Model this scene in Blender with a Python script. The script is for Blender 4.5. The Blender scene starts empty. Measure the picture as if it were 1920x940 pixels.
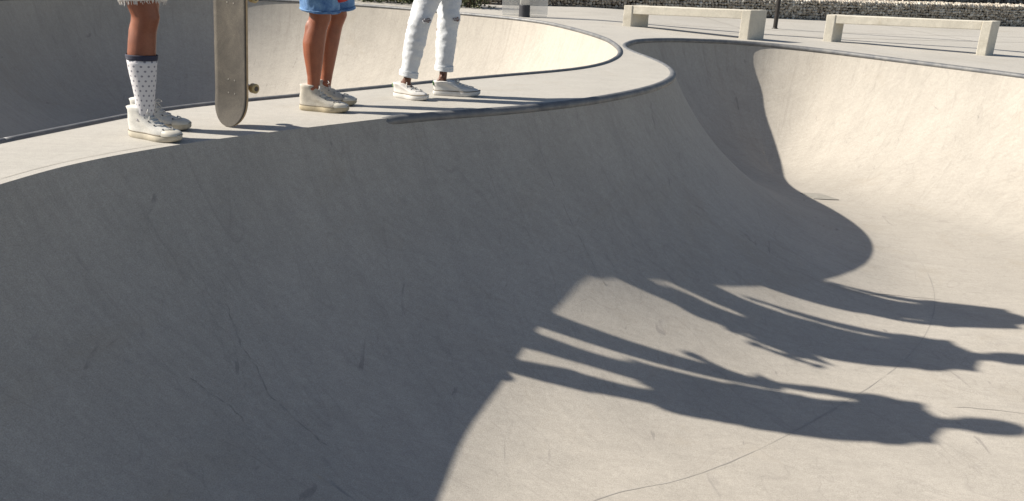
import bpy, bmesh, math, random
import numpy as np
from mathutils import Vector, Matrix, noise
from mathutils.geometry import delaunay_2d_cdt

random.seed(7)
rng = np.random.default_rng(7)
R = math.radians
scene = bpy.context.scene
COL = scene.collection

# ------------------------------------------------------------------ camera
CAM_H = 0.874
PITCH, ROLL = 0.3415, 0.0424
cam_d = bpy.data.cameras.new("camera")
cam_d.sensor_width = 36.0
cam_d.lens = 1600.0 / 1920.0 * 36.0
cam_d.clip_start = 0.05
cam_d.clip_end = 2000.0
cam = bpy.data.objects.new("camera", cam_d)
COL.objects.link(cam)
fw = Vector((0, math.cos(PITCH), -math.sin(PITCH)))
rt = Vector((1, 0, 0)); up = rt.cross(fw)
r2 = math.cos(ROLL) * rt + math.sin(ROLL) * up
u2 = -math.sin(ROLL) * rt + math.cos(ROLL) * up
M = Matrix((r2, u2, -fw)).transposed().to_4x4()
M.translation = Vector((0, 0, CAM_H))
cam.matrix_world = M
scene.camera = cam

# ------------------------------------------------------------------ light
SUN_AZ, SUN_EL = -0.030, 0.6327
sdir = Vector((math.cos(SUN_AZ) * math.cos(SUN_EL), math.sin(SUN_AZ) * math.cos(SUN_EL), -math.sin(SUN_EL)))
sun_d = bpy.data.lights.new("sun", 'SUN')
sun_d.energy = 4.6
sun_d.color = (1.0, 0.93, 0.82)
sun_d.angle = R(0.55)
sun = bpy.data.objects.new("sun", sun_d)
COL.objects.link(sun)
sun.rotation_euler = sdir.to_track_quat('-Z', 'Y').to_euler()

world = bpy.data.worlds.new("World")
scene.world = world
world.use_nodes = True
wn = world.node_tree
wn.nodes.clear()
wo = wn.nodes.new('ShaderNodeOutputWorld')
wb = wn.nodes.new('ShaderNodeBackground')
sky = wn.nodes.new('ShaderNodeTexSky')
sky.sky_type = 'NISHITA'
sky.sun_disc = False
sky.sun_elevation = SUN_EL
sky.sun_rotation = R(270) - SUN_AZ
sky.altitude = 50
sky.air_density = 1.0
sky.dust_density = 1.2
sky.ozone_density = 1.0
wb.inputs['Strength'].default_value = 0.0525
wn.links.new(sky.outputs[0], wb.inputs['Color'])
wn.links.new(wb.outputs[0], wo.inputs['Surface'])

vs = scene.view_settings
vs.view_transform = 'Standard'
vs.look = 'None'
vs.exposure = 0.97
vs.gamma = 1.0
vs.use_curve_mapping = False

# ------------------------------------------------------------------ material helpers
class NT:
    def __init__(s, name):
        s.m = bpy.data.materials.new(name); s.m.use_nodes = True
        s.t = s.m.node_tree; s.n = s.t.nodes
        s.b = s.n['Principled BSDF']
    def node(s, t, **k):
        n = s.n.new(t)
        for a, v in k.items():
            if a.startswith('_'):
                n.inputs[a[1:].replace('_', ' ')].default_value = v
            else:
                setattr(n, a, v)
        return n
    def link(s, a, b): s.t.links.new(a, b)
    def coord(s, which='Object', scale=None):
        c = s.node('ShaderNodeTexCoord').outputs[which]
        if scale:
            m = s.node('ShaderNodeMapping'); m.inputs['Scale'].default_value = scale
            s.link(c, m.inputs[0]); return m.outputs[0]
        return c
    def noise(s, vec, scale, detail=4, rough=.55, dist=0):
        n = s.node('ShaderNodeTexNoise'); n.inputs['Scale'].default_value = scale
        n.inputs['Detail'].default_value = detail; n.inputs['Roughness'].default_value = rough
        n.inputs['Distortion'].default_value = dist
        s.link(vec, n.inputs['Vector']); return n.outputs['Fac']
    def ramp(s, fac, stops):
        r = s.node('ShaderNodeValToRGB'); e = r.color_ramp.elements
        while len(e) > 1: e.remove(e[-1])
        for i, (p, c) in enumerate(stops):
            el = e[0] if i == 0 else e.new(p)
            el.position = p; el.color = (c[0], c[1], c[2], 1) if not isinstance(c, (int, float)) else (c, c, c, 1)
        s.link(fac, r.inputs[0]); return r.outputs[0]
    def mix(s, fac, a, b, mode='MIX'):
        m = s.node('ShaderNodeMix', data_type='RGBA', blend_type=mode)
        for sock, v in ((m.inputs[0], fac), (m.inputs[6], a), (m.inputs[7], b)):
            if hasattr(v, 'links'): s.link(v, sock)
            elif isinstance(v, (int, float)): sock.default_value = v
            else: sock.default_value = (*v, 1)
        return m.outputs[2]
    def math(s, op, a, b=0.0, c=None):
        m = s.node('ShaderNodeMath', operation=op)
        for i, v in enumerate((a, b) if c is None else (a, b, c)):
            if hasattr(v, 'links'): s.link(v, m.inputs[i])
            else: m.inputs[i].default_value = v
        return m.outputs[0]
    def bump(s, h, strength, dist=.01):
        b = s.node('ShaderNodeBump'); b.inputs['Strength'].default_value = strength
        b.inputs['Distance'].default_value = dist
        s.link(h, b.inputs['Height']); s.link(b.outputs[0], s.b.inputs['Normal'])
    def base(s, c):
        if hasattr(c, 'links'): s.link(c, s.b.inputs['Base Color'])
        else: s.b.inputs['Base Color'].default_value = (*c, 1)
    def set(s, **k):
        for a, v in k.items(): s.b.inputs[a.replace('_', ' ')].default_value = v
        return s

def simple(name, col, rough=.6, metal=0, var=.12, scale=40, bump=0.0, **k):
    t = NT(name); v = t.coord()
    n = t.noise(v, scale, 4, .6)
    c = t.mix(1.0, col, t.ramp(n, [(.25, 1 - var), (.75, 1 + var)]), 'MULTIPLY')
    t.base(c); t.set(Roughness=rough, Metallic=metal, **k)
    if bump: t.bump(n, bump, .004)
    return t.m

def concrete(name, tint=(.50, .465, .41), streak=1.0, blotch=1.0):
    t = NT(name); v = t.coord()
    big = t.noise(v, .55, 5, .6, .4)
    mid = t.noise(v, 2.6, 6, .62, .3)
    fine = t.noise(v, 34, 5, .65)
    grit = t.noise(v, 210, 2, .7)
    c = t.mix(1.0, tint, t.ramp(big, [(.3, (1 - .09 * blotch, 1 - .10 * blotch, 1 - .125 * blotch)), (.7, (1.06, 1.055, 1.04))]), 'MULTIPLY')
    c = t.mix(1.0, c, t.ramp(mid, [(.28, 1 - .075 * blotch), (.5, 1.0), (.75, 1.035)]), 'MULTIPLY')
    c = t.mix(1.0, c, t.ramp(fine, [(.3, .93), (.7, 1.05)]), 'MULTIPLY')
    c = t.mix(1.0, c, t.ramp(grit, [(.25, .77), (.75, 1.21)]), 'MULTIPLY')
    # warm stains with their own outlines
    st = t.noise(v, 1.25, 7, .68, 1.2)
    c = t.mix(t.math('MULTIPLY', t.ramp(st, [(.56, 0), (.72, 1)]), .26 * blotch), c, (.27, .215, .14), 'MIX')
    # swirly trowel marks
    tw = t.noise(t.coord('Object', (1, 5, 1)), 3.0, 5, .6, 2.2)
    c = t.mix(1.0, c, t.ramp(tw, [(.35, .96), (.5, 1.0), (.62, 1.03)]), 'MULTIPLY')
    if streak:
        # runs down the slope: s along lip, d away from it
        uv = t.coord('UV', (9.0, .55, 1))
        s1 = t.noise(uv, 1.0, 6, .7, .25)
        c = t.mix(1.0, c, t.ramp(s1, [(.30, 1 - .13 * streak), (.5, 1.0), (.72, 1.04)]), 'MULTIPLY')
        uv2 = t.coord('UV', (26.0, 1.6, 1))
        s2 = t.noise(uv2, 1.0, 4, .6, .3)
        c = t.mix(t.math('MULTIPLY', t.ramp(s2, [(.66, 0), (.74, 1)]), .28 * streak), c, (.14, .125, .115), 'MIX')
        # grime running down from the lip
        sp = t.node('ShaderNodeSeparateXYZ'); t.link(t.coord('UV'), sp.inputs[0])
        near = t.ramp(sp.outputs[1], [(.02, 1), (.34, 0)])
        rn = t.noise(t.coord('UV', (11.0, .9, 1)), 1.0, 5, .6, .3)
        c = t.mix(t.math('MULTIPLY', t.math('MULTIPLY', t.ramp(rn, [(.54, 0), (.72, 1)]), near), t.math('MULTIPLY', t.ramp(big, [(.42, 0), (.62, 1)]), .42)), c, (.15, .128, .115), 'MIX')
        # long curved wheel tracks
        wv = t.node('ShaderNodeTexNoise'); wv.inputs['Scale'].default_value = 1.0; wv.inputs['Detail'].default_value = 2; wv.inputs['Distortion'].default_value = 1.5
        t.link(t.coord('UV', (3.2, 1.1, 1)), wv.inputs['Vector'])
        tr = t.math('ABSOLUTE', t.math('SUBTRACT', wv.outputs['Fac'], .5))
        c = t.mix(t.math('MULTIPLY', t.ramp(tr, [(0, 1), (.011, 0)]), .16), c, (.15, .135, .125), 'MIX')
    # scattered dark scuffs
    sc = t.noise(t.coord('Object', (7, 2.2, 3)), 1.6, 3, .5, .8)
    c = t.mix(t.math('MULTIPLY', t.ramp(sc, [(.70, 0), (.75, 1)]), .38), c, (.13, .12, .12), 'MIX')
    t.base(c); t.set(Roughness=.82); t.b.inputs['Specular IOR Level'].default_value = .3
    t.bump(t.math('ADD', t.math('MULTIPLY', fine, .6), t.math('MULTIPLY', grit, .5)), .35, .004)
    return t.m

MAT = {}
MAT['bowl'] = concrete('bowl_concrete', (.381, .354, .316), streak=.45, blotch=.75)
MAT['deck'] = concrete('deck_concrete', (.392, .375, .345), streak=0, blotch=.8)
MAT['bench'] = concrete('bench_concrete', (.60, .565, .49), streak=0, blotch=1.3)
MAT['joint'] = simple('joint_grime', (.33, .306, .274), .9, var=.2, scale=8)
MAT['crack'] = simple('crack_grime', (.285, .264, .238), .95, var=.3, scale=12)
MAT['drain'] = simple('drain_concrete', (.27, .255, .225), .85, var=.15, scale=20)

t = NT('coping_steel'); v = t.coord()
n1 = t.noise(v, 9, 5, .7); n2 = t.noise(v, 60, 3, .6)
t.base(t.mix(t.ramp(n1, [(.35, 0), (.7, 1)]), (.115, .12, .13), (.215, .212, .205)))
t.set(Metallic=.35)
t.link(t.ramp(n2, [(.3, .48), (.7, .68)]), t.b.inputs['Roughness'])
MAT['coping'] = t.m

# ------------------------------------------------------------------ object helpers
def tag(o, label=None, cat=None, group=None, kind=None):
    if label: o['label'] = label
    if cat: o['category'] = cat
    if group: o['group'] = group
    if kind: o['kind'] = kind
    return o

def link(name, me, mat=None, parent=None, smooth=False):
    o = bpy.data.objects.new(name, me)
    COL.objects.link(o)
    if mat and not me.materials: me.materials.append(mat)
    if parent:
        o.parent = parent
        o.matrix_parent_inverse = parent.matrix_world.inverted() if False else Matrix.Translation(-parent.location)
    if smooth and len(me.polygons): me.polygons.foreach_set('use_smooth', np.ones(len(me.polygons), bool))
    return o

def empty(name, loc):
    o = bpy.data.objects.new(name, None); COL.objects.link(o); o.location = loc
    o.empty_display_size = .1
    return o

def frm(verts, faces, name='m'):
    me = bpy.data.meshes.new(name)
    me.from_pydata([tuple(map(float, v)) for v in verts], [], [tuple(map(int, f)) for f in faces]); me.update()
    return me

def bm_mesh(bm, name='m'):
    bmesh.ops.recalc_face_normals(bm, faces=bm.faces)
    me = bpy.data.meshes.new(name); bm.to_mesh(me); bm.free(); return me

def box(bm, c, size, rotz=0, bevel=0, axes=None):
    g = bmesh.ops.create_cube(bm, size=1)
    vs = g['verts']
    for q in vs:
        p = Vector((q.co.x * size[0], q.co.y * size[1], q.co.z * size[2]))
        if axes: p = axes[0] * p.x + axes[1] * p.y + axes[2] * p.z
        elif rotz: p = Matrix.Rotation(rotz, 3, 'Z') @ p
        q.co = p + Vector(c)
    if bevel:
        es = list({e for q in vs for e in q.link_edges})
        bmesh.ops.bevel(bm, geom=es, offset=bevel, segments=2, affect='EDGES', profile=.6)

def frame_of(d, side=None):
    d = d.normalized()
    s = Vector(side) if side is not None else (Vector((0, 0, 1)) if abs(d.z) < .9 else Vector((1, 0, 0)))
    a = (s - d * s.dot(d)).normalized()
    return a, d.cross(a)

def tube(bm, pts, rad, n=14, side=None, cap=True, round_caps=False):
    """pts: 3-D points, rad: number or (a along side, b across)."""
    pts = [Vector(p) for p in pts]
    rings = []
    N = len(pts)
    for i, p in enumerate(pts):
        d = pts[min(i + 1, N - 1)] - pts[max(i - 1, 0)]
        a, b = frame_of(d, side)
        r = rad[i] if isinstance(rad, (list, tuple)) else rad
        ra, rb = r if isinstance(r, (list, tuple)) else (r, r)
        rings.append([bm.verts.new(p + a * ra * math.cos(2 * math.pi * k / n) + b * rb * math.sin(2 * math.pi * k / n)) for k in range(n)])
    for i in range(N - 1):
        for k in range(n):
            bm.faces.new((rings[i][k], rings[i][(k + 1) % n], rings[i + 1][(k + 1) % n], rings[i + 1][k]))
    if cap:
        bm.faces.new(rings[0][::-1]); bm.faces.new(rings[-1])
    return rings

def ball(bm, c, r, axes=None, sub=2):
    g = bmesh.ops.create_icosphere(bm, subdivisions=sub, radius=1)
    r = r if isinstance(r, (tuple, list)) else (r, r, r)
    for q in g['verts']:
        p = Vector((q.co.x * r[0], q.co.y * r[1], q.co.z * r[2]))
        if axes: p = axes[0] * p.x + axes[1] * p.y + axes[2] * p.z
        q.co = p + Vector(c)

def spline(pts, step, closed=False):
    P = np.array(pts, float); n = len(P); out = []
    segs = n if closed else n - 1
    for i in range(segs):
        g = (lambda k: P[k % n]) if closed else (lambda k: P[min(max(k, 0), n - 1)])
        p0, p1, p2, p3 = g(i - 1), g(i), g(i + 1), g(i + 2)
        m = max(1, int(np.linalg.norm(p2 - p1) / step))
        for q in range(m):
            t = q / m
            out.append(.5 * ((2 * p1) + (-p0 + p2) * t + (2 * p0 - 5 * p1 + 4 * p2 - p3) * t * t + (-p0 + 3 * p1 - 3 * p2 + p3) * t ** 3))
    if not closed: out.append(P[-1])
    return np.array(out)

def remesh(bm, voxel, smooth=6, name='m'):
    me = bpy.data.meshes.new('tmp'); bmesh.ops.recalc_face_normals(bm, faces=bm.faces); bm.to_mesh(me); bm.free()
    o = bpy.data.objects.new('tmp', me); COL.objects.link(o)
    m = o.modifiers.new('r', 'REMESH'); m.mode = 'VOXEL'; m.voxel_size = voxel; m.use_smooth_shade = True
    s = o.modifiers.new('s', 'SMOOTH'); s.factor = .5; s.iterations = smooth
    dg = bpy.context.evaluated_depsgraph_get()
    out = bpy.data.meshes.new_from_object(o.evaluated_get(dg)); out.name = name
    bpy.data.objects.remove(o); bpy.data.meshes.remove(me)
    out.materials.clear()
    return out

# ================================================================== THE PARK: two bowls cut into a flat deck
LIP_R = [(-2.8, -.9), (-2.5, .5), (-2.2, 1.6), (-1.98, 2.4), (-1.843, 2.934), (-1.745, 3.255), (-1.52, 3.61), (-1.2, 3.965), (-.887, 4.265), (-.665, 4.478), (-.362, 4.70), (-.035, 4.915),
         (.34, 5.235), (.623, 5.55), (.896, 5.938), (1.095, 6.348), (1.205, 6.76), (1.222, 7.20), (1.169, 7.63), (1.08, 8.03),
         (1.025, 8.40), (1.03, 8.65), (1.085, 8.93), (1.235, 9.299), (1.459, 9.62), (1.765, 9.928), (2.058, 10.099), (2.40, 10.266),
         (2.89, 10.313), (3.49, 10.073), (4.27, 9.43), (4.68, 9.06), (5.08, 8.68), (5.95, 7.6), (6.5, 5.6), (6.7, 3.3), (6.2, .9),
         (4.9, -1.3), (2.4, -2.7), (-.2, -3.0), (-2.1, -2.3)]
LIP_L = [(-2.213, 3.573), (-2.129, 3.781), (-2.035, 4.012), (-1.945, 4.236), (-1.825, 4.45), (-1.678, 4.628), (-1.506, 4.801),
         (-1.277, 5.025), (-1.085, 5.235), (-.782, 5.544), (-.583, 5.751), (-.129, 6.176), (.265, 6.535), (.496, 6.805), (.664, 7.101),
         (.791, 7.448), (.876, 7.801), (.925, 8.182), (.938, 8.574), (.917, 8.996), (.88, 9.30), (.745, 9.849), (.526, 10.50),
         (.30, 11.002), (-.01, 11.38), (-.364, 11.66), (-.859, 11.98), (-1.576, 12.39), (-2.205, 12.68), (-3.18, 12.98), (-3.976, 13.04),
         (-4.686, 12.94), (-5.5, 12.62), (-6.2, 12.0), (-6.6, 11.0), (-6.35, 9.4), (-5.5, 7.1), (-4.6, 5.0), (-3.7, 3.5), (-2.9, 2.95),
         (-2.42, 3.10)]

def smooth_closed(P, it=3):
    for _ in range(it):
        P = .25 * np.roll(P, 1, 0) + .5 * P + .25 * np.roll(P, -1, 0)
    return P
lipR = smooth_closed(spline(LIP_R, .04, True), 14)
lipL = smooth_closed(spline(LIP_L, .05, True), 4)

def area(P): return .5 * np.sum(P[:, 0] * np.roll(P[:, 1], -1) - np.roll(P[:, 0], -1) * P[:, 1])
def normals_in(P):
    T = np.roll(P, -1, 0) - np.roll(P, 1, 0)
    T /= np.linalg.norm(T, axis=1)[:, None]
    N = np.stack([-T[:, 1], T[:, 0]], 1)
    return N if area(P) > 0 else -N
def arclen(P): return np.concatenate([[0], np.cumsum(np.linalg.norm(np.diff(P, axis=0), axis=1))])

def dist_to(P, L):
    """distance of points P to the closed polyline L and the arc position of the foot point"""
    A = L; B = np.roll(L, -1, 0); AB = B - A; l2 = (AB * AB).sum(1) + 1e-12
    S = arclen(L); ln = np.sqrt(l2)
    D = np.empty(len(P)); Q = np.empty(len(P))
    for i in range(0, len(P), 2000):
        p = P[i:i + 2000, None]
        tt = np.clip(((p - A) * AB).sum(-1) / l2, 0, 1)
        d = ((p - (A + AB * tt[..., None])) ** 2).sum(-1)
        k = d.argmin(1); r = np.arange(len(k))
        D[i:i + 2000] = np.sqrt(d[r, k]); Q[i:i + 2000] = S[k] + tt[r, k] * ln[k]
    return D, Q

def inside(P, L):
    x, y = P[:, 0], P[:, 1]; c = np.zeros(len(P), bool)
    A = L; B = np.roll(L, -1, 0)
    for i in range(0, len(L)):
        a, b = A[i], B[i]
        k = ((a[1] > y) != (b[1] > y))
        with np.errstate(divide='ignore', invalid='ignore'):
            xx = (b[0] - a[0]) * (y - a[1]) / (b[1] - a[1]) + a[0]
        c ^= k & (x < xx)
    return c

def deck_z(x, y):
    """the plaza falls gently to the right beyond the neck"""
    t_ = np.clip((np.asarray(y, float) - 6.3) / 2.4, 0, 1); t_ = t_ * t_ * (3 - 2 * t_)
    return -.185 * (1 - np.exp(-.3 * np.maximum(0, np.asarray(x, float) - 1.2))) * t_

# radius of the curved wall along the lip: mellower on the left, under the standing people
SARC = arclen(lipR)
KNOT = [(-1.9, 2.7), (-1.8, 3.1), (-1.6, 3.5), (-1.36, 3.8), (-1.1, 4.07), (-.887, 4.26), (-.66, 4.48), (-.36, 4.7), (0, 4.95), (.34, 5.23), (.7, 5.65), (1.0, 6.15), (1.2, 6.9), (1.05, 8.2), (1.5, 9.65), (2.4, 10.2), (3.5, 10.05), (4.7, 9.05)]
KRAD = [2.167, 2.151, 2.123, 2.058, 1.923, 1.936, 2.04, 2.162, 2.16, 2.126, 2.25, 2.3, 2.3, 1.887, 2.0, 1.743, 1.41, 1.95]
RAD = np.interp(SARC, [SARC[int(((lipR - np.array(q)) ** 2).sum(1).argmin())] for q in KNOT], KRAD)
RAD = smooth_closed(RAD[:, None], 12)[:, 0]
def bowl_z(P, d, which, s=None):
    if which == 'R':
        zd = deck_z(P[:, 0], P[:, 1])
        D = 1.205 + .0122 * P[:, 0] + .0072 * P[:, 1] + zd; RR = 1.99 if s is None else np.interp(s, SARC, RAD)
        run = np.sqrt(RR * RR - (RR - D) ** 2)
        q = np.clip(run - d, 0, None)
        return zd - D + (RR - np.sqrt(RR * RR - q * q)), run
    else:
        D = np.full(len(P), 1.62); RR = 2.0
    run = np.sqrt(RR * RR - (RR - D) ** 2)
    q = np.clip(run - d, 0, None)
    return -D + (RR - np.sqrt(RR * RR - q * q)), run
def zR(x, y):
    P = np.array([[x, y]], float); d, s_ = dist_to(P, lipR); return float(bowl_z(P, d, 'R', s_)[0][0])

OUT = np.array([(-400, -400), (400, -400), (400, 400), (-400, 400)], float)
pts = []; edges = []
def add_loop(P):
    s = len(pts); pts.extend(map(tuple, P)); n = len(P)
    edges.extend((s + i, s + (i + 1) % n) for i in range(n))
add_loop(OUT); add_loop(lipR); add_loop(lipL)
dprof = [.025, .06, .1, .15, .2, .26, .32, .39, .46, .53, .6, .68, .76, .84, .92, 1.0, 1.08, 1.16, 1.24, 1.32, 1.4, 1.48, 1.56, 1.64, 1.72, 1.8, 1.88, 1.96, 2.04, 2.12, 2.2]
for L, which in ((lipR, 'R'), (lipL, 'L')):
    N = normals_in(L)
    for i, d in enumerate(dprof):
        st = 1 if d < .5 else 2
        C = (L + N * d)[::st]
        dd, _ = dist_to(C, L)
        C = C[(dd > d * .985) & inside(C, L)]
        pts.extend(map(tuple, C))
    lo, hi = L.min(0), L.max(0)
    gx, gy = np.meshgrid(np.arange(lo[0], hi[0], .16), np.arange(lo[1], hi[1], .16))
    G = np.stack([gx.ravel(), gy.ravel()], 1) + rng.uniform(-.02, .02, (gx.size, 2))
    G = G[inside(G, L)]; dd, _ = dist_to(G, L)
    pts.extend(map(tuple, G[dd > 2.26]))
gx, gy = np.meshgrid(np.arange(-12, 16, .5), np.arange(-6, 22, .5))
G = np.stack([gx.ravel(), gy.ravel()], 1) + rng.uniform(-.05, .05, (gx.size, 2))
for L in (lipR, lipL):
    G = G[~inside(G, L)]; dd, _ = dist_to(G, L); G = G[dd > .15]
pts.extend(map(tuple, G))
V2, _e, F, *_ = delaunay_2d_cdt([Vector(p) for p in pts], edges, [], 0, 1e-5)
V2 = np.array([(p.x, p.y) for p in V2]); F = np.array([f for f in F])
cen = V2[F].mean(1)
inR, inL = inside(cen, lipR), inside(cen, lipL)

def sub_mesh(mask, name, which=None):
    f = F[mask]; used, inv = np.unique(f, return_inverse=True); f = inv.reshape(-1, 3)
    P = V2[used]; a = P[f[:, 1]] - P[f[:, 0]]; b = P[f[:, 2]] - P[f[:, 0]]
    flip = (a[:, 0] * b[:, 1] - a[:, 1] * b[:, 0]) < 0
    f[flip] = f[flip][:, ::-1]
    if which:
        L = lipR if which == 'R' else lipL
        d, s = dist_to(P, L); z, run = bowl_z(P, d, which, s)
        # ease the creases where opposite walls of the tight inlet meet
        k = np.where((d > .12) & (P[:, 0] > .9) & (P[:, 0] < 4.5) & (P[:, 1] > 7.4) & (P[:, 1] < 10.2))[0] if which == 'R' else np.where((d > .12) & (P[:, 1] > 5) & (P[:, 0] > -3))[0]
        if len(k):
            acc = z[k].copy(); rad = .16 * np.clip((d[k] - .1) / .4, 0, 1)
            for a_ in range(8):
                Q = P[k] + rad[:, None] * np.array([math.cos(a_ * math.pi / 4), math.sin(a_ * math.pi / 4)])
                dq, sq = dist_to(Q, L); acc += bowl_z(Q, dq, which, sq)[0]
            z[k] = acc / 9
    else:
        z = deck_z(P[:, 0], P[:, 1]); d = s = np.zeros(len(P))
    me = bpy.data.meshes.new(name)
    me.vertices.add(len(P)); me.vertices.foreach_set('co', np.column_stack([P, z]).astype(np.float32).ravel())
    me.loops.add(f.size); me.loops.foreach_set('vertex_index', f.ravel().astype(np.int32))
    me.polygons.add(len(f)); me.polygons.foreach_set('loop_start', np.arange(0, f.size, 3, dtype=np.int32))
    me.polygons.foreach_set('loop_total', np.full(len(f), 3, np.int32))
    me.polygons.foreach_set('use_smooth', np.ones(len(f), bool))
    uv = me.uv_layers.new(name='UVMap')
    uv.data.foreach_set('uv', np.column_stack([s, d])[f.ravel()].astype(np.float32).ravel())
    me.update(calc_edges=True); me.validate()
    return me
deck = link('plaza_deck', sub_mesh(~inR & ~inL, 'plaza_deck'), MAT['deck'])
tag(deck, 'pale concrete deck and plaza around the two skate bowls', kind='structure')
bowlR = link('skate_bowl', sub_mesh(inR, 'skate_bowl', 'R'), MAT['bowl'])
tag(bowlR, 'large grey concrete skate bowl in the foreground, half in shadow', kind='structure')
bowlL = link('skate_bowl', sub_mesh(inL, 'skate_bowl', 'L'), MAT['bowl'])
tag(bowlL, 'concrete skate bowl behind the standing people', kind='structure')

# ---- steel coping
def sweep_lip(L, i0, i1, r, off_in, z, name, parent, taper=False):
    N = normals_in(L); n = len(L)
    ids = [i % n for i in range(i0, i1 + 1)]
    if i1 - i0 >= n - 1: ids = list(range(n)) + [0]
    K = 14; verts = []; faces = []
    for j_, i in enumerate(ids):
        tp = max(0, 1 - j_ / 4) ** 2 if taper else 0      # the end dives into the concrete
        c = L[i] + N[i] * (off_in - .05 * tp)
        for k in range(K):
            a = 2 * math.pi * k / K
            verts.append((c[0] + N[i][0] * r * math.cos(a), c[1] + N[i][1] * r * math.cos(a), z + r * math.sin(a) + float(deck_z(*L[i])) - .03 * tp))
    m = len(ids)
    for j in range(m - 1):
        for k in range(K):
            faces.append((j * K + k, j * K + (k + 1) % K, (j + 1) * K + (k + 1) % K, (j + 1) * K + k))
    faces.append(tuple(range(K))); faces.append(tuple((m - 1) * K + k for k in range(K))[::-1])
    me = frm(verts, faces, name)
    bm = bmesh.new(); bm.from_mesh(me); bmesh.ops.recalc_face_normals(bm, faces=bm.faces); bm.to_mesh(me); bm.free()
    return link(name, me, MAT['coping'], parent, True)
def near_i(L, p): return int(((L - np.array(p)) ** 2).sum(1).argmin())
iA = near_i(lipR, (-.765, 4.38)); iB = near_i(lipR, (6.2, .9))
sweep_lip(lipR, iA, iB, .029, -.008, -.020, 'coping', bowlR, True)
sweep_lip(lipL, 0, len(lipL), .022, -.008, -.006, 'coping', bowlL)

# ---- joints and cracks: narrow strips that follow the surface
def strip(poly, width, name, parent, mat, lift=.003, jitter=0.0, zf=zR, wvar=.4):
    P = np.array(poly, float); n = len(P)
    T = np.gradient(P, axis=0); T /= np.linalg.norm(T, axis=1)[:, None] + 1e-9
    N = np.stack([-T[:, 1], T[:, 0]], 1)
    if jitter:
        off = np.array([noise.noise(Vector((p[0] * 9, p[1] * 9, 3))) + .6 * noise.noise(Vector((p[0] * 31, p[1] * 31, 7))) for p in P])
        P = P + N * off[:, None] * jitter
    verts = []
    for i in range(n):
        w = width * max(.03, 1 + wvar * noise.noise(Vector((i * .31, 1.3, width * 900))) + .5 * wvar * noise.noise(Vector((i * 1.3, 4.3, 2)))) * min(1, .25 + min(i, n - 1 - i) * .35)
        for s in (-.5, .5):
            q = P[i] + N[i] * s * w
            verts.append((q[0], q[1], zf(q[0], q[1]) + lift))
    faces = [(2 * i, 2 * i + 1, 2 * i + 3, 2 * i + 2) for i in range(n - 1)]
    me = frm(verts, faces, name)
    return link(name, me, mat, parent)
flat0 = lambda x, y: float(deck_z(x, y))
NR = normals_in(lipR)
# seam between the curved wall and the flat floor, from the shadow's edge round the nose
i0, i1 = near_i(lipR, (-1.25, 3.9)), near_i(lipR, (1.215, 7.30))
off = np.sqrt(RAD ** 2 - (RAD - 1.25) ** 2)
seam = (lipR + NR * off[:, None])[i0:i1]
dd, _ = dist_to(seam, lipR)
ok = dd > off[i0:i1] - .03
best = (0, 0); st_ = None
for q in range(len(ok) + 1):
    if q < len(ok) and ok[q]:
        st_ = q if st_ is None else st_
    elif st_ is not None:
        if q - st_ > best[1] - best[0]: best = (st_, q)
        st_ = None
seam = seam[best[0]:best[1]]
for _ in range(60): seam[1:-1] = .25 * seam[:-2] + .5 * seam[1:-1] + .25 * seam[2:]
strip(seam, .0046, 'joint', bowlR, MAT['joint'], .0015, .002, wvar=1.8)
def slope_line(p, d0, d1, n=60, bend=0.0):
    i = near_i(lipR, p)
    return [lipR[i] + NR[i] * (d0 + (d1 - d0) * k / n) + np.array([-NR[i][1], NR[i][0]]) * bend * math.sin(math.pi * k / n) for k in range(n + 1)]
for p, d0, d1, w, b, jit in (((.05, 4.97), .12, .75, .003, .02, .006), ((-1.55, 3.57), .42, 1.05, .0035, -.05, .02), ((-1.80, 3.12), .6, .85, .003, .03, .02)):
    strip(slope_line(p, d0, d1, bend=b, n=90), w * 1.25, 'crack', bowlR, MAT['crack'], .0015, jit, wvar=2.2)
strip(spline([(2.05, 5.36), (2.35, 5.33), (2.6, 5.42), (2.95, 5.43)], .03), .006, 'crack', bowlR, MAT['joint'], .002, .012)
strip(spline([(2.3, 3.9), (2.75, 3.85), (3.2, 3.7)], .03), .004, 'crack', bowlR, MAT['joint'], .002, .012)
for a, b, w in (((2.6, 11.36), (10, 13.95), .022), ((1.3, 11.8), (10, 14.8), .018), ((-3, 13.5), (1.3, 13.2), .012), ((3.2, 11.45), (2.9, 14.8), .012), ((6.6, 12.5), (6.2, 15.6), .012)):
    L_ = [np.array(a) + (np.array(b) - np.array(a)) * k / 60 for k in range(61)]
    strip(L_, w, 'joint', deck, MAT['joint'], .003, 0, flat0, .2)
# thin score line along the near edge of the spine
sc = lipR[near_i(lipR, (-1.84, 2.95)):near_i(lipR, (-1.45, 3.69))] - NR[near_i(lipR, (-1.84, 2.95)):near_i(lipR, (-1.45, 3.69))] * .055
strip(sc, .004, 'joint', deck, MAT['joint'], .002, 0, flat0, .2)

# drain cover set in the floor by the far wall
bm = bmesh.new()
dv = [(2.80, 8.12), (3.02, 8.16), (3.13, 7.96), (2.87, 7.92)]
zc = [zR(*q) + .004 for q in dv]
top = [bm.verts.new((q[0], q[1], z + .004)) for q, z in zip(dv, zc)]
bot = [bm.verts.new((q[0], q[1], z - .05)) for q, z in zip(dv, zc)]
bm.faces.new(top); bm.faces.new(bot[::-1])
for k in range(4): bm.faces.new((bot[k], bot[(k + 1) % 4], top[(k + 1) % 4], top[k]))
link('drain_cover', bm_mesh(bm), MAT['drain'], bowlR)

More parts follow.
